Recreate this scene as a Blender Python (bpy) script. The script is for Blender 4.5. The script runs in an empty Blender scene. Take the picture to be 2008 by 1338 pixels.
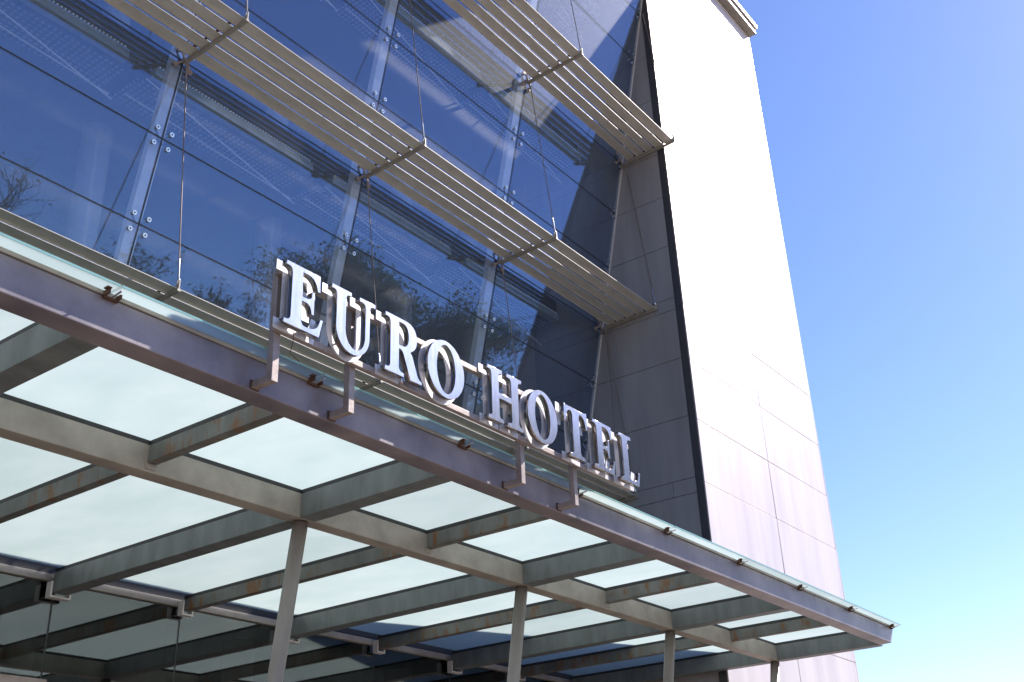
import bpy, bmesh, math, random
from mathutils import Vector, Matrix

random.seed(7)
scene = bpy.context.scene
C = scene.collection
R_ = math.radians

# ------------------------------------------------------------------ camera
cam_d = bpy.data.cameras.new('camera')
cam = bpy.data.objects.new('camera', cam_d)
C.objects.link(cam)
cam_d.sensor_width = 36.0
cam_d.lens = 38.996
cam_d.clip_start = 0.05
cam_d.clip_end = 3000.0
right = Vector((0.6011764, -0.79824671, -0.03727104))
down = Vector((0.33641696, 0.29511745, -0.89427586))
fwd = Vector((0.7248521, 0.52507893, 0.44596138))
cm = Matrix.Identity(4)
for i in range(3):
    cm[i][0] = right[i]; cm[i][1] = -down[i]; cm[i][2] = -fwd[i]
cm[2][3] = 1.65
cam.matrix_world = cm
scene.camera = cam

# ------------------------------------------------------------------ sky and sun
SUN = Vector((2.5, -1.0, 2.15)).normalized()
world = bpy.data.worlds.new('World')
scene.world = world
world.use_nodes = True
wn = world.node_tree.nodes
sky = wn.new('ShaderNodeTexSky')
sky.sky_type = 'NISHITA'
sky.sun_disc = False
sky.sun_elevation = math.asin(SUN.z)
sky.sun_rotation = math.atan2(SUN.x, SUN.y)
sky.air_density = 1.0
sky.dust_density = 0.25
sky.ozone_density = 2.0
wn['Background'].inputs[1].default_value = 0.138
hs = wn.new('ShaderNodeHueSaturation')
hs.inputs['Hue'].default_value = 0.508
hs.inputs['Saturation'].default_value = 1.19
world.node_tree.links.new(sky.outputs[0], hs.inputs['Color'])
wb = wn.new('ShaderNodeMixRGB'); wb.blend_type = 'MULTIPLY'      # white balance
wb.inputs[0].default_value = 1.0
wb.inputs[2].default_value = (1.03, 0.955, 1.02, 1)
world.node_tree.links.new(hs.outputs[0], wb.inputs[1])
world.node_tree.links.new(wb.outputs[0], wn['Background'].inputs[0])

sun_d = bpy.data.lights.new('sun', 'SUN')
sun_d.energy = 4.6
sun_d.angle = R_(0.53)
sun_d.color = (1.0, 0.94, 0.88)
sun = bpy.data.objects.new('sun', sun_d)
C.objects.link(sun)
sun.rotation_euler = (-SUN).to_track_quat('-Z', 'Y').to_euler()
sun.location = (40, -20, 40)

vs = scene.view_settings
scene.display_settings.display_device = 'sRGB'
vs.view_transform = 'Standard'
vs.look = 'None'
vs.exposure = 0.6
vs.gamma = 1.0
vs.use_curve_mapping = False

scene.render.engine = 'CYCLES'
cy = scene.cycles
cy.use_denoising = True
cy.max_bounces = 10
cy.diffuse_bounces = 4
cy.glossy_bounces = 5
cy.transmission_bounces = 6
cy.transparent_max_bounces = 24
cy.sample_clamp_indirect = 6.0
cy.caustics_reflective = False
cy.caustics_refractive = False

# ------------------------------------------------------------------ materials
def new_mat(name):
    m = bpy.data.materials.new(name)
    m.use_nodes = True
    return m, m.node_tree.nodes, m.node_tree.links

def ramp(n, stops):
    r = n.new('ShaderNodeValToRGB')
    e = r.color_ramp.elements
    while len(e) < len(stops):
        e.new(0.5)
    for k, (p, c) in enumerate(stops):
        e[k].position = p
        e[k].color = (c[0], c[1], c[2], 1) if hasattr(c, '__len__') else (c, c, c, 1)
    return r

def noise(n, l, scale, detail=4, rough=0.55, stretch=None):
    tc = n.new('ShaderNodeNewGeometry')
    mp = n.new('ShaderNodeMapping')
    if stretch:
        mp.inputs['Scale'].default_value = stretch
    l.new(tc.outputs['Position'], mp.inputs['Vector'])
    t = n.new('ShaderNodeTexNoise')
    t.inputs['Scale'].default_value = scale
    t.inputs['Detail'].default_value = detail
    t.inputs['Roughness'].default_value = rough
    l.new(mp.outputs[0], t.inputs['Vector'])
    return t

def weathered(name, base, dark, scale=3.0, rough=0.5, metallic=0.0, rust=None, rust_amt=0.62,
              bump=0.02, stretch=None, spec=0.5, fine=40):
    """painted or bare metal with cloudy stains, an optional rust layer and fine relief"""
    m, n, l = new_mat(name)
    b = n['Principled BSDF']
    t = noise(n, l, scale, 6, 0.6, stretch)
    r = ramp(n, [(0.32, dark), (0.68, base)])
    l.new(t.outputs['Fac'], r.inputs[0])
    col = r.outputs[0]
    if rust is not None:
        t2 = noise(n, l, scale * 1.7, 8, 0.68, stretch)
        r2 = ramp(n, [(rust_amt, 0.0), (rust_amt + 0.1, 1.0)])
        l.new(t2.outputs['Fac'], r2.inputs[0])
        mx = n.new('ShaderNodeMixRGB')
        l.new(r2.outputs[0], mx.inputs[0])
        l.new(col, mx.inputs[1])
        mx.inputs[2].default_value = (*rust, 1)
        col = mx.outputs[0]
    l.new(col, b.inputs['Base Color'])
    t3 = noise(n, l, fine, 4, 0.6)
    rr = n.new('ShaderNodeMapRange')
    rr.inputs[3].default_value = rough - 0.12
    rr.inputs[4].default_value = rough + 0.12
    l.new(t3.outputs['Fac'], rr.inputs[0])
    l.new(rr.outputs[0], b.inputs['Roughness'])
    b.inputs['Metallic'].default_value = metallic
    b.inputs['Specular IOR Level'].default_value = spec
    bp = n.new('ShaderNodeBump')
    bp.inputs['Strength'].default_value = bump * 10
    bp.inputs['Distance'].default_value = 0.004
    l.new(t3.outputs['Fac'], bp.inputs['Height'])
    l.new(bp.outputs[0], b.inputs['Normal'])
    return m

def glass_mat(name, tint, refl, f0, dust, haze=0.0, dust_col=(0.8, 0.82, 0.82)):
    """coated architectural glass: reflection by angle, tinted see-through, a thin film of dust"""
    m, n, l = new_mat(name)
    n.remove(n['Principled BSDF'])
    g = n.new('ShaderNodeNewGeometry')
    d = n.new('ShaderNodeVectorMath'); d.operation = 'DOT_PRODUCT'
    l.new(g.outputs['Normal'], d.inputs[0]); l.new(g.outputs['Incoming'], d.inputs[1])
    a = n.new('ShaderNodeMath'); a.operation = 'ABSOLUTE'; l.new(d.outputs['Value'], a.inputs[0])
    s = n.new('ShaderNodeMath'); s.operation = 'SUBTRACT'; s.use_clamp = True
    s.inputs[0].default_value = 1.0; l.new(a.outputs[0], s.inputs[1])
    p = n.new('ShaderNodeMath'); p.operation = 'POWER'; l.new(s.outputs[0], p.inputs[0]); p.inputs[1].default_value = 5
    ma = n.new('ShaderNodeMath'); ma.operation = 'MULTIPLY_ADD'
    l.new(p.outputs[0], ma.inputs[0]); ma.inputs[1].default_value = 1 - f0; ma.inputs[2].default_value = f0
    tr = n.new('ShaderNodeBsdfTransparent'); tr.inputs[0].default_value = (*tint, 1)
    gl = n.new('ShaderNodeBsdfGlossy'); gl.inputs[0].default_value = (*refl, 1); gl.inputs['Roughness'].default_value = 0.012
    t0 = noise(n, l, 0.55, 2, 0.4)
    bp = n.new('ShaderNodeBump'); bp.inputs['Strength'].default_value = 0.05; bp.inputs['Distance'].default_value = 0.006
    l.new(t0.outputs['Fac'], bp.inputs['Height']); l.new(bp.outputs[0], gl.inputs['Normal'])
    mx = n.new('ShaderNodeMixShader'); l.new(ma.outputs[0], mx.inputs[0]); l.new(tr.outputs[0], mx.inputs[1]); l.new(gl.outputs[0], mx.inputs[2])
    df = n.new('ShaderNodeBsdfDiffuse'); df.inputs[0].default_value = (*dust_col, 1)
    t = noise(n, l, 2.2, 8, 0.7)
    t2 = noise(n, l, 60, 3, 0.6, (1, 1, 0.25))
    mr = n.new('ShaderNodeMapRange'); mr.inputs[1].default_value = 0.3; mr.inputs[2].default_value = 0.75
    mr.inputs[3].default_value = dust * 0.6; mr.inputs[4].default_value = dust * 1.5
    l.new(t.outputs['Fac'], mr.inputs[0])
    mm = n.new('ShaderNodeMath'); mm.operation = 'MULTIPLY'
    mr2 = n.new('ShaderNodeMapRange'); mr2.inputs[1].default_value = 0.35; mr2.inputs[2].default_value = 0.65
    mr2.inputs[3].default_value = 0.6; mr2.inputs[4].default_value = 1.45
    l.new(t2.outputs['Fac'], mr2.inputs[0])
    l.new(mr.outputs[0], mm.inputs[0]); l.new(mr2.outputs[0], mm.inputs[1])
    mx2 = n.new('ShaderNodeMixShader'); l.new(mm.outputs[0], mx2.inputs[0]); l.new(mx.outputs[0], mx2.inputs[1]); l.new(df.outputs[0], mx2.inputs[2])
    hz = n.new('ShaderNodeBsdfGlossy'); hz.inputs[0].default_value = (0.9, 0.9, 0.9, 1); hz.inputs['Roughness'].default_value = 0.48
    mh = n.new('ShaderNodeMath'); mh.operation = 'MULTIPLY'; l.new(mr2.outputs[0], mh.inputs[0]); mh.inputs[1].default_value = haze
    mx3 = n.new('ShaderNodeMixShader'); l.new(mh.outputs[0], mx3.inputs[0]); l.new(mx2.outputs[0], mx3.inputs[1]); l.new(hz.outputs[0], mx3.inputs[2])
    l.new(mx3.outputs[0], n['Material Output'].inputs[0])
    return m

def frosted_mat(name):
    """sand-blasted laminated glass, lit through"""
    m, n, l = new_mat(name)
    n.remove(n['Principled BSDF'])
    t = noise(n, l, 1.3, 9, 0.72, (1.0, 0.45, 1.0))
    r = ramp(n, [(0.28, (0.73, 0.82, 0.805)), (0.72, (0.86, 0.92, 0.905))])
    l.new(t.outputs['Fac'], r.inputs[0])
    ts = noise(n, l, 70, 4, 0.7)
    rs = ramp(n, [(0.60, 0.0), (0.74, 0.30)])
    l.new(ts.outputs['Fac'], rs.inputs[0])
    mc = n.new('ShaderNodeMixRGB'); l.new(rs.outputs[0], mc.inputs[0]); l.new(r.outputs[0], mc.inputs[1]); mc.inputs[2].default_value = (0.5, 0.55, 0.54, 1)
    oi = n.new('ShaderNodeObjectInfo')
    mv = n.new('ShaderNodeMapRange'); mv.inputs[3].default_value = 0.89; mv.inputs[4].default_value = 1.03
    l.new(oi.outputs['Random'], mv.inputs[0])
    mu = n.new('ShaderNodeVectorMath'); mu.operation = 'SCALE'
    l.new(mc.outputs[0], mu.inputs[0]); l.new(mv.outputs[0], mu.inputs['Scale'])
    tl = n.new('ShaderNodeBsdfTranslucent'); l.new(mu.outputs[0], tl.inputs[0])
    df = n.new('ShaderNodeBsdfDiffuse'); df.inputs[0].default_value = (0.55, 0.68, 0.68, 1)
    mx = n.new('ShaderNodeMixShader'); mx.inputs[0].default_value = 0.10
    l.new(tl.outputs[0], mx.inputs[1]); l.new(df.outputs[0], mx.inputs[2])
    gl = n.new('ShaderNodeBsdfGlossy'); gl.inputs['Roughness'].default_value = 0.12; gl.inputs[0].default_value = (0.8, 0.9, 0.95, 1)
    mx2 = n.new('ShaderNodeMixShader'); mx2.inputs[0].default_value = 0.06
    l.new(mx.outputs[0], mx2.inputs[1]); l.new(gl.outputs[0], mx2.inputs[2])
    l.new(mx2.outputs[0], n['Material Output'].inputs[0])
    return m

def panel_mat(name, base, streak, metallic, rough, bump=0.15, spec=0.5):
    """lacquered metal cladding with rain streaks and slight oil-canning"""
    m, n, l = new_mat(name)
    b = n['Principled BSDF']
    t = noise(n, l, 1.6, 5, 0.6, (1, 1, 0.12))
    t2 = noise(n, l, 5.5, 6, 0.7, (1, 1, 0.05))
    r = ramp(n, [(0.38, streak), (0.62, base)])
    l.new(t.outputs['Fac'], r.inputs[0])
    r2 = ramp(n, [(0.66, 0.0), (0.78, 0.45)])
    l.new(t2.outputs['Fac'], r2.inputs[0])
    mx = n.new('ShaderNodeMixRGB')
    l.new(r2.outputs[0], mx.inputs[0]); l.new(r.outputs[0], mx.inputs[1])
    mx.inputs[2].default_value = (base[0] * 0.72, base[1] * 0.62, base[2] * 0.58, 1)
    l.new(mx.outputs[0], b.inputs['Base Color'])
    b.inputs['Metallic'].default_value = metallic
    b.inputs['Roughness'].default_value = rough
    b.inputs['Specular IOR Level'].default_value = spec
    t3 = noise(n, l, 0.9, 2, 0.4, (1, 1, 0.35))
    bp = n.new('ShaderNodeBump')
    bp.inputs['Strength'].default_value = bump
    bp.inputs['Distance'].default_value = 0.05
    l.new(t3.outputs['Fac'], bp.inputs['Height'])
    l.new(bp.outputs[0], b.inputs['Normal'])
    return m

def plain(name, col, rough=0.5, metallic=0.0, spec=0.5):
    m, n, l = new_mat(name)
    b = n['Principled BSDF']
    t = noise(n, l, 9, 5, 0.6)
    r = ramp(n, [(0.3, tuple(c * 0.86 for c in col)), (0.7, col)])
    l.new(t.outputs['Fac'], r.inputs[0])
    l.new(r.outputs[0], b.inputs['Base Color'])
    b.inputs['Roughness'].default_value = rough
    b.inputs['Metallic'].default_value = metallic
    b.inputs['Specular IOR Level'].default_value = spec
    return m

def brushed(name, base, rough, aniso_scale):
    m, n, l = new_mat(name)
    b = n['Principled BSDF']
    b.inputs['Metallic'].default_value = 1.0
    t = noise(n, l, 40, 3, 0.6, aniso_scale)
    t2 = noise(n, l, 7, 5, 0.65)
    r = ramp(n, [(0.3, tuple(c * 0.82 for c in base)), (0.7, base)])
    l.new(t2.outputs['Fac'], r.inputs[0]); l.new(r.outputs[0], b.inputs['Base Color'])
    mr = n.new('ShaderNodeMapRange'); mr.inputs[3].default_value = rough * 0.8; mr.inputs[4].default_value = rough * 1.25
    l.new(t.outputs['Fac'], mr.inputs[0]); l.new(mr.outputs[0], b.inputs['Roughness'])
    bp = n.new('ShaderNodeBump'); bp.inputs['Strength'].default_value = 0.06; bp.inputs['Distance'].default_value = 0.002
    l.new(t.outputs['Fac'], bp.inputs['Height']); l.new(bp.outputs[0], b.inputs['Normal'])
    return m

def perforated(name):
    """dark metal ceiling sheet, its rows of punched holes painted as pale dots"""
    m, n, l = new_mat(name)
    b = n['Principled BSDF']
    g = n.new('ShaderNodeNewGeometry')
    mp = n.new('ShaderNodeMapping'); mp.inputs['Scale'].default_value = (11, 11, 1)
    l.new(g.outputs['Position'], mp.inputs[0])
    v = n.new('ShaderNodeTexVoronoi'); v.inputs['Randomness'].default_value = 0.0; v.inputs['Scale'].default_value = 1.0
    v.voronoi_dimensions = '2D'
    l.new(mp.outputs[0], v.inputs['Vector'])
    r = ramp(n, [(0.26, (0.36, 0.38, 0.42)), (0.34, (0.08, 0.09, 0.11))])  # pale dot colour stands for light seen through the holes
    l.new(v.outputs['Distance'], r.inputs[0])
    l.new(r.outputs[0], b.inputs['Base Color'])
    b.inputs['Roughness'].default_value = 0.45
    return m

M = {}
M['glass'] = glass_mat('facade_glass', (0.90, 0.93, 0.97), (0.33, 0.55, 0.95), 0.102, 0.003, 0.038)
M['lobby_glass'] = glass_mat('lobby_glass', (0.48, 0.50, 0.49), (0.97, 0.98, 0.97), 0.14, 0.002, 0.0)
M['frost'] = frosted_mat('frosted_glass')
M['frost_edge'] = plain('glass_edge', (0.30, 0.55, 0.53), 0.15)
M['fascia'] = weathered('fascia_paint', (0.36, 0.305, 0.315), (0.145, 0.125, 0.155), 1.3, 0.40, 0.2, bump=0.01)
M['beam'] = weathered('beam_paint', (0.46, 0.42, 0.365), (0.30, 0.27, 0.235), 2.6, 0.5, 0.15, bump=0.015)
M['main_cross'] = weathered('main_cross_paint', (0.205, 0.225, 0.225), (0.135, 0.148, 0.148), 3.0, 0.48, 0.15, bump=0.02, stretch=(1, 1.7, 0.6))
M['sec_cross'] = weathered('rusty_cross_paint', (0.20, 0.205, 0.19), (0.115, 0.117, 0.108), 3.4, 0.55, 0.1, rust=(0.20, 0.095, 0.038), rust_amt=0.52, bump=0.03, stretch=(1, 1.1, 0.45))
M['column'] = weathered('column_paint', (0.33, 0.285, 0.26), (0.25, 0.215, 0.195), 4.0, 0.42, 0.2, bump=0.01, stretch=(1, 1, 0.4))
M['slat'] = weathered('slat_lacquer', (0.72, 0.67, 0.60), (0.58, 0.535, 0.475), 6.0, 0.5, 0.1, rust=(0.30, 0.25, 0.19), rust_amt=0.66, bump=0.015, stretch=(0.5, 1, 1))
M['bracket'] = weathered('bracket_lacquer', (0.44, 0.40, 0.34), (0.30, 0.27, 0.23), 8.0, 0.5, 0.15, rust=(0.22, 0.10, 0.045), rust_amt=0.66)
M['rust'] = weathered('rusty_steel', (0.15, 0.068, 0.035), (0.06, 0.032, 0.022), 14.0, 0.75, 0.1, bump=0.06)
M['rustpost'] = weathered('stained_steel', (0.42, 0.35, 0.32), (0.28, 0.22, 0.20), 9.0, 0.45, 0.35, rust=(0.28, 0.13, 0.06), rust_amt=0.6, bump=0.03)
M['steel'] = brushed('polished_steel', (0.46, 0.42, 0.385), 0.10, (1, 1, 1))
M['letter_face'] = brushed('brushed_steel', (0.86, 0.835, 0.89), 0.185, (1.0, 1.0, 0.05))
M['backplate'] = weathered('backplate_metal', (0.80, 0.78, 0.80), (0.70, 0.67, 0.68), 5.0, 0.42, 0.35, bump=0.01)
M['cable'] = weathered('cable_steel', (0.42, 0.33, 0.27), (0.20, 0.14, 0.11), 9.0, 0.45, 0.5, stretch=(1, 1, 0.3))
M['bright'] = plain('bright_steel', (0.78, 0.76, 0.75), 0.25, 0.9)
M['boltdark'] = plain('bolt_recess', (0.06, 0.06, 0.07), 0.4, 0.5)
M['fin'] = plain('fin_paint', (0.90, 0.92, 0.94), 0.75, 0.0, 0.2)
M['inner_column'] = plain('inner_column_paint', (0.36, 0.38, 0.41), 0.75, 0.0, 0.2)
M['gasket'] = plain('gasket_rubber', (0.035, 0.035, 0.036), 0.6)
M['clip_white'] = plain('clip_enamel', (0.78, 0.74, 0.72), 0.35)
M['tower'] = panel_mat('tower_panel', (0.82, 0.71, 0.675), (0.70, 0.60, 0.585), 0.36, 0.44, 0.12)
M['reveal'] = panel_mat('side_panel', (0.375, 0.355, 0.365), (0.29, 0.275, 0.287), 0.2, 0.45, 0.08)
M['tower_joint'] = plain('tower_joint', (0.50, 0.45, 0.43), 0.5)
M['joint'] = plain('joint_dark', (0.05, 0.048, 0.05), 0.6)
M['corner'] = plain('corner_trim', (0.075, 0.072, 0.08), 0.4, 0.2)
M['interior'] = plain('interior_paint', (0.14, 0.15, 0.17), 0.7)
M['interior_dark'] = plain('interior_dark', (0.035, 0.036, 0.04), 0.8)
M['edge_beam'] = weathered('interior_beam', (0.30, 0.34, 0.32), (0.20, 0.23, 0.22), 5.0, 0.5)
M['perf'] = perforated('perforated_ceiling')
M['ground'] = weathered('paving', (0.36, 0.305, 0.25), (0.27, 0.225, 0.185), 0.6, 0.8, fine=8)
M['bark'] = weathered('bark', (0.16, 0.12, 0.09), (0.07, 0.05, 0.04), 7.0, 0.9, bump=0.1, stretch=(1, 1, 0.3))
M['roof'] = plain('roof_metal', (0.40, 0.39, 0.38), 0.5)
M['floor'] = plain('lobby_floor', (0.20, 0.19, 0.18), 0.4)

def leaf_mat(name, a, b_):
    m, n, l = new_mat(name)
    bs = n['Principled BSDF']
    t = noise(n, l, 2.5, 3, 0.6)
    r = ramp(n, [(0.3, a), (0.7, b_)])
    l.new(t.outputs['Fac'], r.inputs[0])
    l.new(r.outputs[0], bs.inputs['Base Color'])
    bs.inputs['Roughness'].default_value = 0.45
    tl = n.new('ShaderNodeBsdfTranslucent'); l.new(r.outputs[0], tl.inputs[0])
    mx = n.new('ShaderNodeMixShader'); mx.inputs[0].default_value = 0.45
    l.new(bs.outputs[0], mx.inputs[1]); l.new(tl.outputs[0], mx.inputs[2])
    l.new(mx.outputs[0], n['Material Output'].inputs[0])
    return m
M['leaf'] = leaf_mat('leaf_dark', (0.06, 0.095, 0.02), (0.17, 0.21, 0.05))
M['leaf2'] = leaf_mat('leaf_olive', (0.07, 0.10, 0.025), (0.19, 0.21, 0.06))

# ------------------------------------------------------------------ mesh helpers
def thing(name, label, cat, loc=(0, 0, 0), group=None):
    o = bpy.data.objects.new(name, None)
    C.objects.link(o)
    o.location = loc
    o['label'] = label
    o['category'] = cat
    if group:
        o['group'] = group
    return o

def root_loc(p):
    while p is not None and p.parent is not None:
        p = p.parent
    return Vector(p.location) if p is not None else Vector((0, 0, 0))

class MB:
    def __init__(self):
        self.v = []; self.f = []; self.mi = []
    def quad(self, pts, mi=0):
        b = len(self.v)
        self.v += [tuple(p) for p in pts]
        self.f.append(tuple(range(b, b + len(pts)))); self.mi.append(mi)
        return self
    def hexa(self, p, mi=0):
        """eight corners: bottom ring 0-3, top ring 4-7"""
        b = len(self.v)
        self.v += [tuple(q) for q in p]
        for f in ((3, 2, 1, 0), (4, 5, 6, 7), (0, 1, 5, 4), (1, 2, 6, 5), (2, 3, 7, 6), (3, 0, 4, 7)):
            self.f.append(tuple(b + i for i in f)); self.mi.append(mi)
        return self
    def box(self, x0, x1, y0, y1, z0, z1, mi=0):
        return self.hexa([(x0, y0, z0), (x1, y0, z0), (x1, y1, z0), (x0, y1, z0),
                          (x0, y0, z1), (x1, y0, z1), (x1, y1, z1), (x0, y1, z1)], mi)
    def tube(self, pts, rad, seg=10, cap=True, mi=0):
        pts = [Vector(p) for p in pts]
        rads = rad if hasattr(rad, '__len__') else [rad] * len(pts)
        rings = []
        up = None
        for i, p in enumerate(pts):
            d = (pts[min(i + 1, len(pts) - 1)] - pts[max(i - 1, 0)]).normalized()
            if up is None:
                up = Vector((0, 0, 1)) if abs(d.z) < 0.9 else Vector((1, 0, 0))
            a = d.cross(up).normalized(); bb = d.cross(a).normalized()
            up = a.cross(d) if abs(a.cross(d).dot(d)) < 0.9 else up
            b0 = len(self.v)
            for k in range(seg):
                t = 2 * math.pi * k / seg
                self.v.append(tuple(p + rads[i] * (math.cos(t) * a + math.sin(t) * bb)))
            rings.append(b0)
        for i in range(len(rings) - 1):
            for k in range(seg):
                k2 = (k + 1) % seg
                self.f.append((rings[i] + k, rings[i] + k2, rings[i + 1] + k2, rings[i + 1] + k)); self.mi.append(mi)
        if cap:
            self.f.append(tuple(rings[0] + k for k in range(seg))[::-1]); self.mi.append(mi)
            self.f.append(tuple(rings[-1] + k for k in range(seg))); self.mi.append(mi)
        return self
    def mesh(self, name, mats, off=Vector((0, 0, 0)), smooth=False, bevel=0.0):
        me = bpy.data.meshes.new(name)
        me.from_pydata([tuple(Vector(p) - off) for p in self.v], [], self.f)
        mats = mats if isinstance(mats, (list, tuple)) else [mats]
        for m in mats:
            me.materials.append(m)
        for p, i in zip(me.polygons, self.mi):
            p.material_index = i
        bm = bmesh.new(); bm.from_mesh(me)
        bmesh.ops.recalc_face_normals(bm, faces=bm.faces)
        if bevel > 0:
            bmesh.ops.bevel(bm, geom=[e for e in bm.edges if e.calc_face_angle(0) > 0.6], offset=bevel, segments=2,
                            profile=0.5, affect='EDGES')
        bm.to_mesh(me); bm.free()
        if smooth:
            for p in me.polygons:
                p.use_smooth = len(p.vertices) <= 4
        return me
    def build(self, name, mats, parent=None, smooth=False, bevel=0.0):
        me = self.mesh(name, mats, root_loc(parent) if parent else Vector((0, 0, 0)), smooth, bevel)
        o = bpy.data.objects.new(name, me)
        C.objects.link(o)
        if parent:
            o.parent = parent
        return o

def inst(me, name, parent, loc):
    """an object that shares mesh data; loc is in world space"""
    o = bpy.data.objects.new(name, me)
    C.objects.link(o)
    base = root_loc(parent)
    if parent.parent is not None:          # sub-part: parent part sits at its own offset
        base = base + Vector(parent.location)
    o.parent = parent
    o.location = Vector(loc) - base
    return o

# ------------------------------------------------------------------ measures (metres)
BAY = 3.597
XK = [7.145 + BAY * k for k in range(-3, 4)]      # -3.646 ... 17.936
XR = XK[-1]                                       # face of the side wall
def yg(z):                                        # leaning glass front
    return 10.626 - 0.225 * (z - 12.21)
LEV = [8.415, 12.21, 16.0]                        # sunshade levels
ZROWS = [5.66, 6.93, 8.45, 9.755, 11.01, 12.21, 13.555, 14.80, 16.0, 17.35, 18.6, 19.8, 21.0]
ZB = 4.95                                         # underside of the canopy beams

# ------------------------------------------------------------------ ground
g = MB()
g.quad([(-400, -400, 0), (400, -400, 0), (400, 400, 0), (-400, 400, 0)])
go = g.build('ground', M['ground']); go['kind'] = 'structure'

# ------------------------------------------------------------------ glazed building
bld = thing('hotel_building', 'glazed hotel front with point-fixed blue glass panes leaning outward', 'building', (7.145, 12.0, 0))

GN = Vector((0, -1, -0.225)).normalized()         # outward normal of the leaning glass
SL = Vector((0, -0.225, 1)).normalized()          # up along the glass
GAP = 0.011
for k in range(len(XK) - 1):
    for i in range(len(ZROWS) - 1):
        x0, x1 = XK[k] + GAP, XK[k + 1] - GAP
        if k == len(XK) - 2:
            x1 -= 0.03
        z0, z1 = ZROWS[i] + GAP, ZROWS[i + 1] - GAP
        # hung by hand: every pane a hair out of plane
        a, b, c, d = (random.uniform(-0.0015, 0.0015) for _ in range(4))
        p = [(x0, yg(z0) + a, z0), (x1, yg(z0) + b, z0), (x1, yg(z1) + c, z1), (x0, yg(z1) + d, z1)]
        q = [tuple(Vector(t) - GN * 0.014) for t in p]
        MB().hexa([p[0], p[1], q[1], q[0], p[3], p[2], q[2], q[3]]).build('glass_pane', M['glass'], bld)
# dark silicone joints between the panes, set back from the outer face
for i, z in enumerate(ZROWS):
    for k in range(len(XK) - 1):
        m_ = MB()
        p0, p1 = z - GAP, z + GAP
        o1, o2 = GN * -0.004, GN * -0.018
        pts = []
        for zz in (p0, p1):
            for xx, oo in ((XK[k] + GAP, o1), (XK[k + 1] - GAP, o1), (XK[k + 1] - GAP, o2), (XK[k] + GAP, o2)):
                pts.append(tuple(Vector((xx, yg(zz), zz)) + oo))
        m_.hexa(pts)
        m_.build('joint_seal', M['gasket'], bld)
for k in range(1, len(XK) - 1):
    pts = []
    for zz in (ZROWS[0], ZROWS[-1]):
        for xx, oo in ((XK[k] - GAP, -0.004), (XK[k] + GAP, -0.004), (XK[k] + GAP, -0.018), (XK[k] - GAP, -0.018)):
            pts.append(tuple(Vector((xx, yg(zz), zz)) + GN * oo))
    MB().hexa(pts).build('joint_seal', M['gasket'], bld)
    # pale fin standing behind each joint
    pts = []
    for zz in (ZROWS[0], ZROWS[-1]):
        for xx, oo in ((XK[k] - 0.095, -0.12), (XK[k] + 0.095, -0.12), (XK[k] + 0.095, -0.24), (XK[k] - 0.095, -0.24)):
            pts.append(tuple(Vector((xx, yg(zz), zz)) + GN * oo))
    MB().hexa(pts).build('glass_fin', M['fin'], bld, bevel=0.004)
# fixing frame against the side wall
pts = []
for zz in (ZROWS[0], ZROWS[-1]):
    for xx, oo in ((XR - 0.028, 0.012), (XR - 0.002, 0.012), (XR - 0.002, -0.05), (XR - 0.028, -0.05)):
        pts.append(tuple(Vector((xx, yg(zz), zz)) + GN * oo))
MB().hexa(pts).build('edge_frame', M['clip_white'], bld)

# spider fittings: four button heads outside, a cross behind
cap = MB()
cap.tube([(0, 0, 0), tuple(GN * 0.022)], [0.036, 0.034], 14)
cap.tube([tuple(GN * 0.0221), tuple(GN * 0.026)], [0.012, 0.012], 10, mi=1)
cap_me = cap.mesh('bolt_cap', [M['bright'], M['boltdark']], smooth=False)
spd = MB()
for sx in (-1, 1):
    for sz in (-1, 1):
        tip = Vector((0.115 * sx, 0, 0)) + SL * 0.115 * sz
        spd.tube([tuple(tip - GN * 0.016), tuple(tip - GN * 0.05), tuple(-GN * 0.085)], [0.014, 0.016, 0.024], 8)
spd_me = spd.mesh('spider', M['bright'], smooth=True)
for k in range(2, len(XK) - 1):
    for z in ZROWS[3:-1]:
        c0 = Vector((XK[k], yg(z), z))
        s_ = inst(spd_me, 'spider_fitting', bld, c0)
        for sx in (-1, 1):
            for sz in (-1, 1):
                inst(cap_me, 'bolt_cap', s_, c0 + Vector((0.115 * sx, 0, 0)) + SL * 0.115 * sz)
# half fittings on the side wall frame
for z in ZROWS[3:-1]:
    c0 = Vector((XR - 0.15, yg(z), z))
    s_ = inst(spd_me, 'spider_fitting', bld, c0 + Vector((0.03, 0, 0)))
    for sz in (-1, 1):
        inst(cap_me, 'bolt_cap', s_, c0 + SL * 0.115 * sz + Vector((0.06, 0, 0)))

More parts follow.
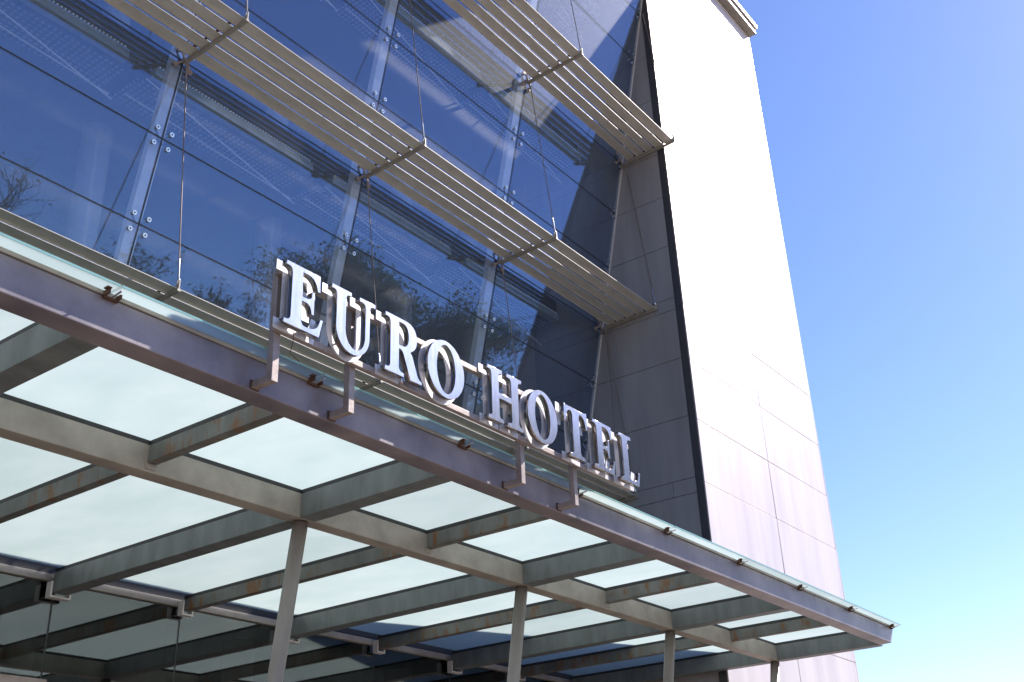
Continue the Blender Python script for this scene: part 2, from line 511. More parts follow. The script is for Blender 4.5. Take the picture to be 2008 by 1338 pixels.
# inside: floors, edge beams, perforated ceilings, columns, back wall
XL = XK[0]
for L in LEV + [19.8]:
    y0 = yg(L) + 0.62
    MB().box(XL, XR - 0.02, y0 + 0.55, 22, L + 0.62, L + 0.92).build('floor_slab', M['interior'], bld)
    MB().box(XL, XR - 0.02, y0 + 0.50, y0 + 0.545, L + 0.50, L + 1.05).build('slab_edge', M['interior_dark'], bld)
    for k in range(len(XK) - 1):
        b_ = MB().box(XK[k] + 0.16, XK[k + 1] - 0.30, y0 + 0.26, y0 + 0.42, L + 0.33, L + 0.48)
        eb = b_.build('edge_beam', M['edge_beam'], bld, bevel=0.006)
        tk = MB()
        xx = XK[k] + 0.2
        while xx < XK[k + 1] - 0.35:
            tk.box(xx, xx + 0.025, y0 + 0.252, y0 + 0.30, L + 0.482, L + 0.51)
            xx += 0.06
        t_ = tk.build('deck_rib', M['fin'], eb); t_['kind'] = 'stuff'
        MB().box(XK[k] + 0.12, XK[k + 1] - 0.12, y0 + 0.62, y0 + 1.3, L + 0.44, L + 0.47).build('ceiling_panel', M['perf'], bld)
        # thin bracing rods under the ceiling
        MB().tube([(XK[k] + 0.1, y0 + 0.4, L + 0.30), (XK[k + 1] - 0.1, y0 + 0.9, L + 0.05)], 0.010, 6).build('brace_rod', M['fin'], bld)
        MB().tube([(XK[k] + 0.1, y0 + 0.9, L + 0.28), (XK[k + 1] - 0.1, y0 + 1.0, L + 0.20)], 0.010, 6).build('brace_rod', M['fin'], bld)
for k in range(1, len(XK)):
    xc = XK[k] + 0.60 if k < len(XK) - 1 else XK[k] - 0.7
    MB().tube([(xc, 13.6, 0), (xc, 13.6, 21)], 0.23, 28).build('interior_column', M['inner_column'], bld, smooth=True)
MB().box(XL, XR - 0.02, 22.0, 22.3, 0, 21).build('back_wall', M['interior_dark'], bld)
MB().box(XL - 0.25, XL, 8.9, 22.3, 0, 21.0).build('end_wall', M['interior'], bld)
MB().box(XL, XR - 0.02, 12.2, 22, 0.0, 0.05).build('lobby_floor', M['floor'], bld)
MB().box(XL, XR - 0.02, 12.2, 22, 5.25, 5.6).build('lobby_ceiling', M['interior_dark'], bld)
# roof with a deep eave
MB().box(XL - 0.4, XR - 0.004, 6.15, 22.4, 21.02, 21.45).build('roof', M['roof'], bld, bevel=0.02)

# lobby glazing below the canopy: upright panes, white head rail
YW = 11.92
half = BAY / 2
nx = int(round((XR - XL) / half))
for j in range(nx):
    x0 = XL + j * half + 0.012; x1 = XL + (j + 1) * half - 0.012
    if j == nx - 1:
        x1 -= 0.02
    for (z0, z1) in ((0.08, 2.55), (2.57, 5.10)):
        MB().box(x0, x1, YW, YW + 0.014, z0, z1).build('lobby_pane', M['lobby_glass'], bld)
    if j:
        MB().box(XL + j * half - 0.010, XL + j * half + 0.010, YW + 0.002, YW + 0.012, 0.08, 5.10).build('joint_seal', M['gasket'], bld)
        MB().box(XL + j * half - 0.008, XL + j * half + 0.008, YW + 0.02, YW + 0.20, 0.08, 5.10).build('lobby_fin', M['lobby_glass'], bld)
MB().box(XL, XR - 0.005, YW - 0.05, YW + 0.06, 5.105, 5.19).build('head_rail', M['beam'], bld, bevel=0.004)
MB().box(XL, XR - 0.005, YW - 0.02, YW + 0.20, 5.194, 5.64).build('head_flashing', M['interior_dark'], bld)
MB().box(XL, 7.17, YW - 0.09, YW - 0.005, 3.86, 4.0).build('door_header', M['rustpost'], bld, bevel=0.006)
MB().box(XL, XR - 0.005, YW + 0.0, YW + 0.05, 2.552, 2.568).build('joint_seal', M['gasket'], bld)

# ------------------------------------------------------------------ tower with metal cladding
YT = 8.722
XT1 = 24.21
tow = thing('clad_tower', 'tall windowless tower clad in pale metal panels, bright in the sun', 'tower', (21.0, 14.0, 0))
TOPZ = 23.40
MB().box(XR + 0.03, XT1 - 0.01, YT + 0.016, 22.4, 0, TOPZ).build('tower_core', M['tower_joint'], tow)
JZ = [8.36 + 1.255 * k for k in range(-6, 12)]
JZ = [0.02] + [z for z in JZ if 0.9 < z < TOPZ - 0.3] + [TOPZ]
for i in range(len(JZ) - 1):
    for x0, x1 in ((XR + 0.004, 21.06), (21.06, XT1)):
        z0, z1 = JZ[i], JZ[i + 1]
        a, b, c, d = (random.uniform(-0.004, 0.004) for _ in range(4))
        e = 0.007
        p = [(x0 + e, YT + a, z0 + e), (x1 - e, YT + b, z0 + e), (x1 - e, YT + c, z1 - e), (x0 + e, YT + d, z1 - e)]
        q = [(x, YT + 0.015, z) for x, y, z in p]
        MB().hexa([p[0], p[1], q[1], q[0], p[3], p[2], q[2], q[3]]).build('cladding_panel', M['tower'], tow, bevel=0.004)
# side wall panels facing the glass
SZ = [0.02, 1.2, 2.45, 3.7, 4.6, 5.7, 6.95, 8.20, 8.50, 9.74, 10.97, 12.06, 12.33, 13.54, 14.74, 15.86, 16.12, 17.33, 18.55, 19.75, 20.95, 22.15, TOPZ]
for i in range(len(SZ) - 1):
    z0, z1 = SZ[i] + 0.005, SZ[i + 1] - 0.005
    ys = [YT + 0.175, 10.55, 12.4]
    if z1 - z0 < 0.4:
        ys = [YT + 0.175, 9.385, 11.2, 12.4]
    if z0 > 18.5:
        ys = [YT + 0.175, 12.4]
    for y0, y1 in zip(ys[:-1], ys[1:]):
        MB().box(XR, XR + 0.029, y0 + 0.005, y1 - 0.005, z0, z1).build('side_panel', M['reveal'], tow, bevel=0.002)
MB().box(XR + 0.006, XR + 0.029, YT + 0.036, YT + 0.168, 0.02, TOPZ - 0.01).build('corner_trim', M['corner'], tow)
MB().box(XR - 0.004, XR + 0.03, YT + 0.150, YT + 0.172, 0.02, TOPZ - 0.012).build('corner_bead', M['corner'], tow)
MB().box(XT1, XT1 + 0.03, YT + 0.0, YT + 0.09, 0.02, TOPZ - 0.01).build('corner_bead', M['tower'], tow)
# stepped coping
MB().box(XR - 0.05, XT1 + 0.06, YT - 0.22, 22.5, TOPZ + 0.004, TOPZ + 0.16).build('coping', M['bracket'], tow, bevel=0.01)
MB().box(XR - 0.08, XT1 + 0.10, YT - 0.27, 22.55, TOPZ + 0.20, TOPZ + 0.34).build('coping', M['tower'], tow, bevel=0.01)
MB().box(XR - 0.02, XT1 + 0.02, YT - 0.16, 22.45, TOPZ + 0.161, TOPZ + 0.199).build('coping', M['joint'], tow)

# ------------------------------------------------------------------ sunshades
DEP = 1.335
slat_w, slat_t = 0.182, 0.008
sl = MB().box(0.006, BAY - 0.006, 0, slat_w, 0, slat_t)
sl.box(0.006, BAY - 0.006, slat_w - 0.003, slat_w - 0.0003, -0.022, -0.0003)      # inner lip added to block sky between slats in the glass reflection
slat_me = sl.mesh('slat', M['slat'])
br = MB()
# tapered flat bar: deep at the glass, slim at the tip (local: y=0 at glass, -DEP at tip)
br.hexa([(-0.022, -DEP, -0.050), (0.022, -DEP, -0.050), (0.022, -0.03, -0.080), (-0.022, -0.03, -0.080),
         (-0.022, -DEP, -0.014), (0.022, -DEP, -0.014), (0.022, -0.03, -0.014), (-0.022, -0.03, -0.014)])
# upright lug at the tip
br.hexa([(-0.009, -DEP, -0.013), (0.009, -DEP, -0.013), (0.009, -DEP + 0.12, -0.013), (-0.009, -DEP + 0.12, -0.013),
         (-0.009, -DEP, 0.11), (0.009, -DEP, 0.11), (0.009, -DEP + 0.03, 0.11), (-0.009, -DEP + 0.03, 0.11)])
bracket_me = br.mesh('bracket_arm', M['bracket'], bevel=0.0)
shoe = MB()
shoe.box(-0.018, 0.018, 0, 0.045, -0.012, 0.0)
shoe_me = shoe.mesh('slat_shoe', M['rust'])
pads = MB()
for sx, sz in ((-1, 1), (-1, -1), (1, -1)):
    tip = Vector((0.12 * sx, 0, 0)) + SL * 0.12 * sz + GN * 0.012
    pads.tube([tuple(GN * 0.05), tuple(tip * 0.55 + GN * 0.05), tuple(tip)], [0.022, 0.018, 0.016], 8)
    pads.tube([tuple(tip), tuple(tip + GN * 0.02)], [0.042, 0.042], 14)
pads.tube([tuple(-GN * 0.02), tuple(GN * 0.07)], [0.035, 0.035], 12)
pad_me = pads.mesh('wall_fitting', M['rustpost'], smooth=False)
labels = ['lowest slatted sunshade, partly hidden behind the sign and canopy edge',
          'middle slatted sunshade crossing the glass front above the sign',
          'uppermost slatted sunshade, ending beside the bright tower near the top']
first_gap = 0.17
pitch = 0.236
for li, L in enumerate(LEV):
    yr = yg(L)
    sh = thing('sunshade_louver', labels[li], 'sunshade', (7.145, yr, L), 'slatted sunshades across the glass front')
    kmin = 0
    for k in range(kmin, len(XK)):
        xa = XK[k] - (0.03 if k == len(XK) - 1 else 0)
        inst(bracket_me, 'bracket_arm', sh, (xa, yr, L))
        inst(pad_me, 'wall_fitting', sh, (xa - (0.14 if k == len(XK) - 1 else 0), yr, L))
        # tie rod up to the next fitting: socket, rod, fork
        tipp = Vector((xa, yr - DEP + 0.035, L + 0.09))
        L2 = LEV[li + 1] if li + 1 < len(LEV) else 19.8
        top = Vector((xa, yg(L2) - 0.08, L2 - 0.06))
        dv = (top - tipp).normalized()
        rod = MB().tube([tuple(tipp), tuple(top)], 0.0085, 6).build('tie_rod', M['cable'], sh)
        MB().tube([tuple(tipp - dv * 0.03), tuple(tipp + dv * 0.04), tuple(tipp + dv * 0.06), tuple(tipp + dv * 0.34), tuple(tipp + dv * 0.37)],
                  [0.016, 0.022, 0.014, 0.014, 0.009], 8).build('rod_socket', M['bright'], rod, smooth=True)
        MB().tube([tuple(top - dv * 0.30), tuple(top - dv * 0.27), tuple(top - dv * 0.03), tuple(top + dv * 0.05)], [0.009, 0.013, 0.013, 0.02], 8).build('rod_socket', M['rustpost'], rod, smooth=True)
        if k < len(XK) - 1:
            for j in range(5):
                ys = yr - first_gap - j * pitch - slat_w
                s_ = inst(slat_me, 'slat', sh, (XK[k], ys, L + random.uniform(-0.002, 0.002)))
                if j < 4:
                    inst(shoe_me, 'slat_shoe', s_, (XK[k + 1] - 0.10, ys - 0.047, L + 0.003))

# ------------------------------------------------------------------ entrance canopy
can = thing('entrance_canopy', 'steel entrance canopy with frosted glass panels on leaning round columns', 'canopy', (7.145, 8.0, 0))
YF0, YF1 = 5.775, 5.975
ZFT = 5.20
XE = 17.90
# front fascia: box beam with a mitred free end
fb = MB()
fb.hexa([(XL, YF0, ZB), (17.76, YF0, ZB), (17.80, YF1, ZB), (XL, YF1, ZB),
         (XL, YF0, ZFT), (17.96, YF0, ZFT), (17.98, YF1, ZFT), (XL, YF1, ZFT)])
fb.build('fascia_beam', M['fascia'], can, bevel=0.006)
MB().box(XL, 17.93, YF0 - 0.012, YF1 - 0.01, ZFT + 0.004, ZFT + 0.034).build('glazing_bar', M['beam'], can, bevel=0.003)
MB().box(XL, 17.86, YF0 + 0.03, YF1 + 0.02, ZFT + 0.0005, ZFT + 0.0035).build('glazing_gasket', M['gasket'], can)
# middle beam over the columns
YM0, YM1 = 7.70, 7.88
mains = [x for x in XK]
secs = [x + half for x in XK[:-1]]
allx = sorted([(x, 0) for x in mains] + [(x, 1) for x in secs])
allx[-1] = (XE - 0.06, 0)
MB().box(XL, XE + 0.03, YM0, YM1, ZB + 0.003, 5.195).build('middle_beam', M['beam'], can, bevel=0.006)
MB().box(XL, XE + 0.03, YM0 + 0.004, YM1 - 0.004, 5.197, 5.235).build('glazing_gasket', M['gasket'], can)
for x, t in allx:
    w = 0.1 if t == 0 else 0.05
    zb = ZB if t == 0 else ZB + 0.085
    mt = M['main_cross'] if t == 0 else M['sec_cross']
    for ya, yb in ((YF1 + 0.002, YM0 - 0.002), (YM1 + 0.002, 11.80)):
        MB().box(x - w, x + w, ya, yb, zb, 5.19).build('cross_beam', mt, can, bevel=0.007)
        MB().box(x - w * 0.9, x + w * 0.9, ya + 0.001, yb, 5.192, 5.232).build('glazing_gasket', M['gasket'], can)
    # white L-shaped hanger at the wall
    h = MB()
    h.box(x - w - 0.035, x - w - 0.012, 11.76, 11.86, zb - 0.03, zb + 0.13)
    h.box(x - w - 0.035, x + w + 0.035, 11.76, 11.86, zb - 0.055, zb - 0.031)
    h.box(x + w + 0.012, x + w + 0.035, 11.76, 11.86, zb - 0.03, zb + 0.005)
    h.build('wall_hanger', M['clip_white'], can, bevel=0.003)
# weld beads where the cross beams meet the middle beam
for x, t in allx:
    w = 0.1 if t == 0 else 0.05
    zb = ZB if t == 0 else ZB + 0.085
    for sx in (-1, 1):
        wb = MB()
        n_ = 14
        wb.tube([(x + sx * (w + 0.001), YM0 - 0.003, zb + 0.006 + (5.18 - zb) * q / n_) for q in range(n_ + 1)], [0.0055 + random.uniform(-0.0015, 0.002) for q in range(n_ + 1)], 6)
        wb.build('weld_bead', M['column'], can)
# weld plates under the secondary beams
for x, t in allx:
    if t == 1:
        MB().box(x - 0.07, x + 0.03, YM0 - 0.012, YM0 - 0.001, ZB + 0.03, ZB + 0.075).build('weld_plate', M['beam'], can)
# leaning columns
for x, t in allx:
    if t == 0:
        yt = 7.79
        MB().tube([(x, yt + 0.165 * ZB, 0.0), (x, yt, ZB - 0.002)], 0.074, 32).build('column', M['column'], can, smooth=True)
        MB().box(x - 0.14, x + 0.14, yt + 0.165 * ZB - 0.14, yt + 0.165 * ZB + 0.14, 0.004, 0.03).build('base_plate', M['beam'], can, bevel=0.004)
# frosted glass panels
ZG0, ZG1 = 5.24, 5.256
for i in range(len(allx) - 1):
    xa, xb = allx[i][0], allx[i + 1][0]
    if i == len(allx) - 2:
        xb = 18.02
    for (y0, y1) in ((5.657, 7.785), (7.795, 11.74)):
        if y1 > 8 and i == len(allx) - 2:
            xb = XR - 0.02
        gp = MB()
        dz = random.uniform(-0.001, 0.001)
        gp.box(xa + 0.006, xb - 0.006, y0, y1, ZG0 + dz, ZG1 + dz)
        o = gp.build('glass_panel', M['frost'], can)
        e = MB()
        if y0 < 6:
            e.box(xa + 0.006, xb - 0.006, y0 - 0.004, y0 - 0.0005, ZG0 + dz, ZG1 + dz).build('polished_edge', M['frost_edge'], o)
# glass clips along the front edge: a bent rusty strap and a short bright pin
cl = MB()
cl.box(-0.055, 0.055, -0.030, -0.002, 0.0, 0.012)
cl.box(-0.055, -0.040, -0.075, -0.002, 0.012, 0.05)
cl.box(0.040, 0.055, -0.060, -0.002, 0.012, 0.045)
cl.box(-0.075, -0.040, -0.085, -0.04, 0.045, 0.055)
clip_me = cl.mesh('glass_clip', M['rust'], bevel=0.002)
pin_me = MB().tube([(0.0, -0.02, 0.012), (0.0, -0.135, 0.026)], 0.007, 8).mesh('pin', M['bright'])
for x, t in allx:
    c_ = inst(clip_me, 'glass_clip', can, (x, YF0, ZFT - 0.02))
    inst(pin_me, 'pin', c_, (x, YF0, ZFT - 0.02))

# ------------------------------------------------------------------ sign
sign = thing('hotel_sign', 'raised steel letters EURO HOTEL standing on posts along the canopy edge', 'sign', (7.2, 5.5, 5.0))
ZBASE = 5.37
YSF = 5.42

def arc(cx, cy, rx, ry, a0, a1, n=10):
    return [(cx + rx * math.cos(math.radians(a0 + (a1 - a0) * i / n)), cy + ry * math.sin(math.radians(a0 + (a1 - a0) * i / n))) for i in range(n + 1)]
def bez(p0, p1, p2, n=8):
    return [((1 - t) ** 2 * p0[0] + 2 * t * (1 - t) * p1[0] + t * t * p2[0], (1 - t) ** 2 * p0[1] + 2 * t * (1 - t) * p1[1] + t * t * p2[1]) for t in [i / n for i in range(n + 1)]]
H_ = 0.512
S_ = 0.034
F_ = 0.036
def g_E():
    s0, s1 = 0.062, 0.165
    p = [(0, 0), (0.346, 0), (0.380, 0.148), (0.356, 0.152)]
    p += bez((0.340, 0.10), (0.312, 0.036), (0.215, 0.036))
    p += bez((0.205, 0.036), (s1, 0.036), (s1, 0.085))
    p += [(s1, 0.236)]
    p += bez((0.20, 0.236), (0.258, 0.236), (0.264, 0.160))
    p += [(0.287, 0.160), (0.287, 0.348), (0.264, 0.348)]
    p += bez((0.260, 0.30), (0.245, 0.272), (0.20, 0.272))
    p += [(s1, 0.272), (s1, H_ - 0.036)]
    p += bez((0.215, H_ - 0.036), (0.298, H_ - 0.036), (0.318, 0.372))
    p += [(0.343, 0.372), (0.341, H_), (0, H_), (0, H_ - S_)]
    p += bez((0.02, H_ - S_), (s0, H_ - S_), (s0, H_ - S_ - 0.05), 5)
    p += bez((s0, S_ + 0.05), (s0, S_), (0.02, S_), 5)
    p += [(0, S_)]
    return [p]
def g_U():
    p = [(0, H_), (0, H_ - S_)]
    p += bez((0.02, H_ - S_), (0.056, H_ - S_), (0.056, H_ - S_ - 0.045), 5)
    p += [(0.056, 0.19)]
    p += arc(0.237, 0.185, 0.181, 0.195, 180, 360, 28)
    p += [(0.418, H_ - S_ - 0.045)]
    p += bez((0.418, H_ - S_ - 0.045), (0.418, H_ - S_), (0.455, H_ - S_), 5)
    p += [(0.478, H_ - S_), (0.478, H_), (0.300, H_), (0.300, H_ - S_)]
    p += bez((0.325, H_ - S_), (0.369, H_ - S_), (0.369, H_ - S_ - 0.045), 5)
    p += [(0.369, 0.19)]
    p += arc(0.262, 0.185, 0.107, 0.150, 0, -180, 22)
    p += [(0.155, H_ - S_ - 0.045)]
    p += bez((0.155, H_ - S_ - 0.045), (0.155, H_ - S_), (0.19, H_ - S_), 5)
    p += [(0.211, H_ - S_), (0.211, H_)]
    return [p]
def g_R():
    s0, s1 = 0.060, 0.160
    p = [(0, 0), (0.222, 0), (0.222, S_)]
    p += bez((0.20, S_), (s1, S_), (s1, S_ + 0.05), 5)
    p += [(s1, 0.236)]
    p += bez((0.175, 0.236), (0.205, 0.235), (0.222, 0.190), 6)
    p += [(0.300, 0.0)]
    p += [(0.436, 0.0), (0.436, 0.026)]
    p += bez((0.418, 0.030), (0.392, 0.036), (0.375, 0.085), 5)
    p += [(0.330, 0.200)]
    p += bez((0.330, 0.200), (0.318, 0.232), (0.292, 0.246), 5)
    p += bez((0.292, 0.248), (0.380, 0.285), (0.378, 0.378), 8)
    p += bez((0.378, 0.378), (0.376, H_), (0.225, H_), 10)
    p += [(0, H_), (0, H_ - S_)]
    p += bez((0.02, H_ - S_), (s0, H_ - S_), (s0, H_ - S_ - 0.045), 5)
    p += bez((s0, S_ + 0.045), (s0, S_), (0.02, S_), 5)
    p += [(0, S_)]
    h = [(s1, 0.270)] + [(s1, H_ - 0.034)] + bez((0.20, H_ - 0.034), (0.278, H_ - 0.034), (0.278, 0.372), 8) + bez((0.278, 0.372), (0.278, 0.270), (0.20, 0.270), 8)
    return [p, h]
def g_O(w=0.477):
    return [arc(w / 2, H_ / 2, w / 2, H_ / 2 + 0.008, 0, 354, 59), arc(w / 2, H_ / 2, 0.122, H_ / 2 - 0.030, 0, 354, 59)]
def g_H():
    a0, a1, b0, b1 = 0.056, 0.159, 0.346, 0.449
    k = 0.045
    def foot(x0, s0, s1, x1, top):
        y0, y1, y2 = (H_, H_ - S_, H_ - S_ - k) if top else (0, S_, S_ + k)
        return y0, y1, y2
    p = [(0, 0), (0.213, 0), (0.213, S_)] + bez((0.20, S_), (a1, S_), (a1, S_ + k), 5) + [(a1, 0.232), (b0, 0.232)]
    p += bez((b0, S_ + k), (b0, S_), (0.30, S_), 5) + [(0.280, S_), (0.280, 0), (0.504, 0), (0.504, S_)]
    p += bez((0.49, S_), (b1, S_), (b1, S_ + k), 5) + bez((b1, H_ - S_ - k), (b1, H_ - S_), (0.49, H_ - S_), 5)
    p += [(0.504, H_ - S_), (0.504, H_), (0.280, H_), (0.280, H_ - S_)] + bez((0.30, H_ - S_), (b0, H_ - S_), (b0, H_ - S_ - k), 5)
    p += [(b0, 0.284), (a1, 0.284)] + bez((a1, H_ - S_ - k), (a1, H_ - S_), (0.20, H_ - S_), 5)
    p += [(0.213, H_ - S_), (0.213, H_), (0, H_), (0, H_ - S_)] + bez((0.02, H_ - S_), (a0, H_ - S_), (a0, H_ - S_ - k), 5)
    p += bez((a0, S_ + k), (a0, S_), (0.02, S_), 5) + [(0, S_)]
    return [p]
def g_T():
    s0, s1 = 0.143, 0.258
    p = [(0.075, 0), (0.326, 0), (0.326, S_)] + bez((0.30, S_), (s1, S_), (s1, S_ + 0.05), 5)
    p += bez((s1, H_ - 0.09), (s1, H_ - 0.036), (0.29, H_ - 0.036), 5) + bez((0.29, H_ - 0.036), (0.365, H_ - 0.04), (0.380, 0.345), 8)
    p += [(0.404, 0.345), (0.400, H_ + 0.012), (0.385, H_ + 0.012)] + [(0.375, H_), (0.030, H_)] + [(0.020, H_ + 0.012), (0.004, H_ + 0.012), (0, 0.345), (0.024, 0.345)]
    p += bez((0.024, 0.345), (0.040, H_ - 0.04), (0.11, H_ - 0.036), 8) + bez((0.11, H_ - 0.036), (s0, H_ - 0.036), (s0, H_ - 0.09), 5)
    p += bez((s0, S_ + 0.05), (s0, S_), (0.10, S_), 5) + [(0.075, S_)]
    return [p]
def g_L():
    s0, s1 = 0.058, 0.162
    p = [(0, 0), (0.336, 0), (0.374, 0.152), (0.350, 0.156)] + bez((0.334, 0.10), (0.31, 0.036), (0.215, 0.036)) + bez((0.205, 0.036), (s1, 0.036), (s1, 0.085))
    p += bez((s1, H_ - S_ - 0.05), (s1, H_ - S_), (0.21, H_ - S_), 5) + [(0.234, H_ - S_), (0.234, H_), (0, H_), (0, H_ - S_)]
    p += bez((0.02, H_ - S_), (s0, H_ - S_), (s0, H_ - S_ - 0.05), 5) + bez((s0, S_ + 0.05), (s0, S_), (0.02, S_), 5) + [(0, S_)]
    return [p]

def curve_mesh(name, loops, extrude, bevel, offset):
    cu = bpy.data.curves.new(name, 'CURVE')
    cu.dimensions = '2D'; cu.fill_mode = 'BOTH'
    for lp in loops:
        # drop doubled points
        q = []
        for pt in lp:
            if not q or (abs(pt[0] - q[-1][0]) + abs(pt[1] - q[-1][1])) > 1e-4:
                q.append(pt)
        sp = cu.splines.new('POLY')
        sp.points.add(len(q) - 1)
        for i_, pt in enumerate(q):
            sp.points[i_].co = (pt[0], pt[1], 0, 1)
        sp.use_cyclic_u = True
    cu.extrude = extrude; cu.bevel_depth = bevel; cu.bevel_resolution = 1; cu.offset = offset
    tmp = bpy.data.objects.new(name, cu)
    C.objects.link(tmp)
    bpy.context.view_layer.update()
    me = bpy.data.meshes.new_from_object(tmp.evaluated_get(bpy.context.evaluated_depsgraph_get()))
    bpy.data.objects.remove(tmp); bpy.data.curves.remove(cu)
    me.name = name
    me.materials.clear()
    return me

glyphs = {'E': g_E, 'U': g_U, 'R': g_R, 'O': g_O, 'H': g_H, 'T': g_T, 'L': g_L}
cache = {}
def glyph(ch):
    if ch not in cache:
        lp = glyphs[ch]()
        fm = curve_mesh('letter_' + ch.lower(), lp, 0.0265, 0.0012, -0.0012)
        fm.materials.append(M['letter_face']); fm.materials.append(M['steel'])
        for p in fm.polygons:
            p.material_index = 0 if abs(p.normal.z) > 0.9 else 1
        bm_ = curve_mesh('plate_' + ch.lower(), lp, 0.003, 0.0, 0.026)
        bm_.materials.append(M['backplate'])
        cache[ch] = (fm, bm_)
    return cache[ch]
for ch, x in (('E', 4.713), ('U', 5.175), ('R', 5.772), ('O', 6.284), ('H', 7.094), ('O', 7.684), ('T', 8.285), ('E', 8.797), ('L', 9.285)):
    fm, pm = glyph(ch)
    o = bpy.data.objects.new('letter', fm); C.objects.link(o)
    o.parent = sign
    o.location = Vector((x, YSF + 0.0277, ZBASE)) - Vector(sign.location)
    o.rotation_euler = (math.pi / 2, 0, 0)
    o['label'] = 'raised brushed steel letter ' + ch
    b_ = bpy.data.objects.new('back_plate', pm); C.objects.link(b_)
    b_.parent = o
    b_.location = (0, 0, -0.0555)          # local z points to the viewer
    st = MB()
    for sx, sz in ((0.11, 0.05), (0.11, H_ - 0.05)) if ch not in 'OT' else (((0.05, 0.22), (0.42, 0.3)) if ch == 'O' else ((0.2, 0.05), (0.2, 0.40))):
        st.tube([(sx, sz, -0.0265), (sx, sz, -0.052)], 0.008, 8)
    sme = st.mesh('standoff', M['bright'])
    s_ = bpy.data.objects.new('standoff', sme); C.objects.link(s_); s_.parent = o
# rails, posts and arms
YB = YSF + 0.0277 + 0.0585 + 0.002         # just behind the back plates
MB().box(4.72, 9.62, YB, YB + 0.05, 5.345, 5.395).build('rail', M['rustpost'], sign, bevel=0.003)
MB().box(4.72, 9.62, YB, YB + 0.05, 5.805, 5.855).build('rail', M['rustpost'], sign, bevel=0.003)
for x in (4.785, 5.555, 7.765, 8.63):
    MB().box(x - 0.03, x + 0.03, YB + 0.051, YB + 0.111, 4.965, 5.86).build('post', M['rustpost'], sign, bevel=0.003)
    MB().box(x - 0.029, x + 0.029, YB + 0.112, YF0 - 0.002, 4.966, 5.02).build('arm', M['rustpost'], sign, bevel=0.003)
    MB().box(x - 0.042, x + 0.042, YF0 - 0.0085, YF0 - 0.0015, 4.958, 5.032).build('foot_plate', M['rust'], sign, bevel=0.003)
# thin wires hanging off the sign
MB().tube([(4.86, 5.47, 5.36), (4.90, 5.52, 5.30), (4.95, 5.60, 5.262), (5.25, 5.72, 5.262)], 0.003, 5).build('wire', M['rust'], sign)

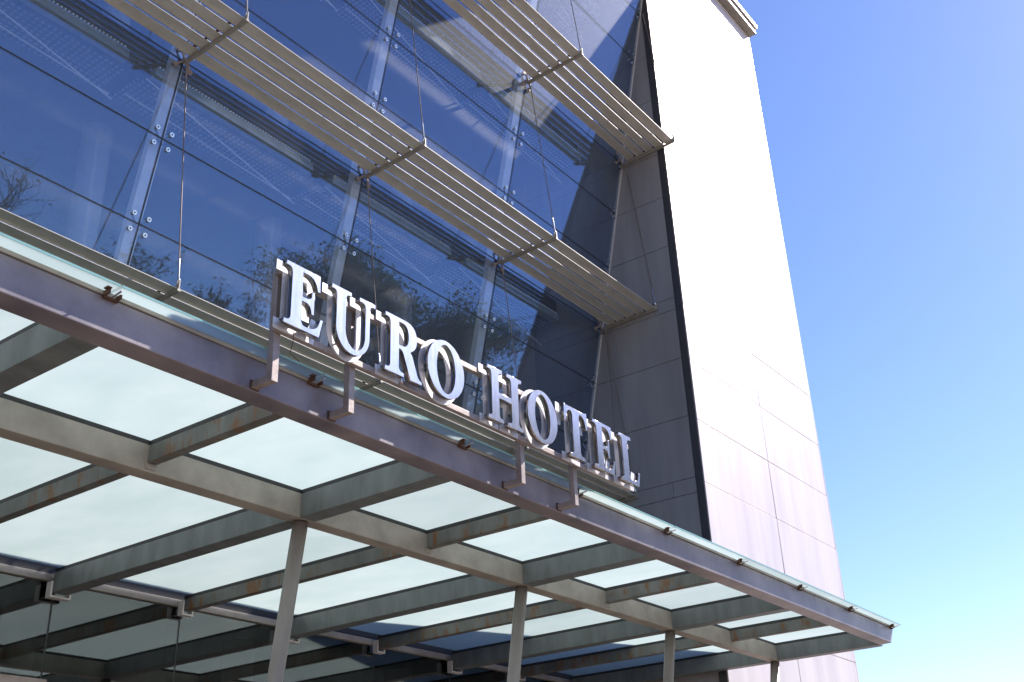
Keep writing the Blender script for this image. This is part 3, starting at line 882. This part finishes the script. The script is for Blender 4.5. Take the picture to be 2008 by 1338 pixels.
# ------------------------------------------------------------------ trees opposite, mirrored in the glass
def tree(name, label, x, y, h, spread, nleaf, leaf, mat, crown_base=0.3, bare=False, seed=1, group='trees standing opposite the hotel'):
    rnd = random.Random(seed)
    t = thing(name, label, 'tree', (x, y, 0), group)
    tb = MB()
    tops = []
    tb.tube([(x, y, 0), (x + rnd.uniform(-.2, .2), y, h * 0.25), (x + rnd.uniform(-.4, .4), y + rnd.uniform(-.3, .3), h * 0.55), (x + rnd.uniform(-.5, .5), y, h * 0.9)],
            [0.30 * h / 14, 0.24 * h / 14, 0.14 * h / 14, 0.03], 9)
    nb = 34 if not bare else 46
    for i in range(nb):
        z0 = h * rnd.uniform(crown_base * 0.8, 0.85)
        a = rnd.uniform(0, 2 * math.pi)
        ln = spread * rnd.uniform(0.6, 1.05) * (1.15 - 0.75 * max(0, (z0 / h - 0.45)))
        p0 = Vector((x, y, z0)); dirv = Vector((math.cos(a), math.sin(a), rnd.uniform(0.35, 1.0)))
        p1 = p0 + dirv * ln * 0.45 + Vector((0, 0, rnd.uniform(-.1, .3)))
        p2 = p0 + dirv * ln * 0.8 + Vector((rnd.uniform(-.4, .4), rnd.uniform(-.4, .4), rnd.uniform(0, .6)))
        if p2.z > h: p2.z = h - rnd.uniform(0, 0.6)
        tb.tube([p0, p1, p2], [0.045, 0.022, 0.008] if bare else [0.06, 0.035, 0.012], 5, cap=False)
        tops.append(p1); tops.append(p2)
        for q in range(5 if not bare else 9):
            s0 = p1.lerp(p2, rnd.random())
            s1 = s0 + Vector((rnd.uniform(-1, 1), rnd.uniform(-1, 1), rnd.uniform(0.1, 1.3))) * 0.75
            s2 = s1 + Vector((rnd.uniform(-.5, .5), rnd.uniform(-.5, .5), rnd.uniform(0.1, .7))) * 0.6
            tb.tube([s0, s1, s2], [0.011, 0.007, 0.004] if bare else [0.016, 0.010, 0.005], 4, cap=False)
            tops.append(s1); tops.append(s2)
    tb.build('trunk', M['bark'], t, smooth=True)
    lf = MB()
    for i in range(nleaf):
        c0 = rnd.choice(tops)
        r_ = rnd.random() ** 0.6 * (0.85 if not bare else 0.25)
        d = Vector((rnd.gauss(0, 1), rnd.gauss(0, 1), rnd.gauss(0, 1))).normalized() * r_
        c0 = c0 + d
        n_ = Vector((rnd.gauss(0, 1), rnd.gauss(0, 1), rnd.gauss(0.4, 1))).normalized()
        u = n_.orthogonal().normalized(); u.rotate(Matrix.Rotation(rnd.uniform(0, 6.28), 3, n_)); w = n_.cross(u)
        s = leaf * rnd.uniform(0.6, 1.3)
        lf.quad([c0 - u * s, c0 - w * s * 0.42 + u * s * 0.1, c0 + u * s, c0 + w * s * 0.42 + u * s * 0.1])
    me = bpy.data.meshes.new('crown')
    off = Vector(t.location)
    me.from_pydata([tuple(Vector(p) - off) for p in lf.v], [], lf.f)
    me.materials.append(mat)
    o = bpy.data.objects.new('crown', me); C.objects.link(o); o.parent = t
    return t

TY = -9.0
trees = [
    ('leafy_tree', 'dense green tree mirrored behind the first letters of the sign', 25.4, TY, 16.6, 2.3, 15000, M['leaf'], False),
    ('leafy_tree', 'broad green tree mirrored in the glass above the middle of the sign', 28.8, TY - 1, 17.3, 2.6, 20000, M['leaf2'], False),
    ('leafy_tree', 'green tree mirrored in the glass above the gap between the two words', 32.2, TY, 17.6, 2.6, 20000, M['leaf'], False),
    ('leafy_tree', 'green tree mirrored beside the dark edge at the right end of the glass', 35.8, TY - 1, 17.9, 2.6, 20000, M['leaf2'], False),
    ('sparse_tree', 'thin leafy tree mirrored low in the glass just left of the sign', 22.2, TY, 13.3, 1.5, 3200, M['leaf2'], True),
    ('sparse_tree', 'twiggy tree mirrored low in the glass above the canopy', 18.4, TY - 1, 13.7, 1.7, 1800, M['leaf2'], True),
    ('bare_tree', 'bare twiggy tree mirrored at the far left of the glass', 13.6, TY - 1, 14.3, 1.9, 60, M['leaf2'], True),
]
for i, (nm, lb, x, y, h, sp, nl, mt, bare) in enumerate(trees):
    tree(nm, lb, x, y, h, sp, int(nl * 2.2), 0.085, mt, 0.25, bare, seed=11 + i)
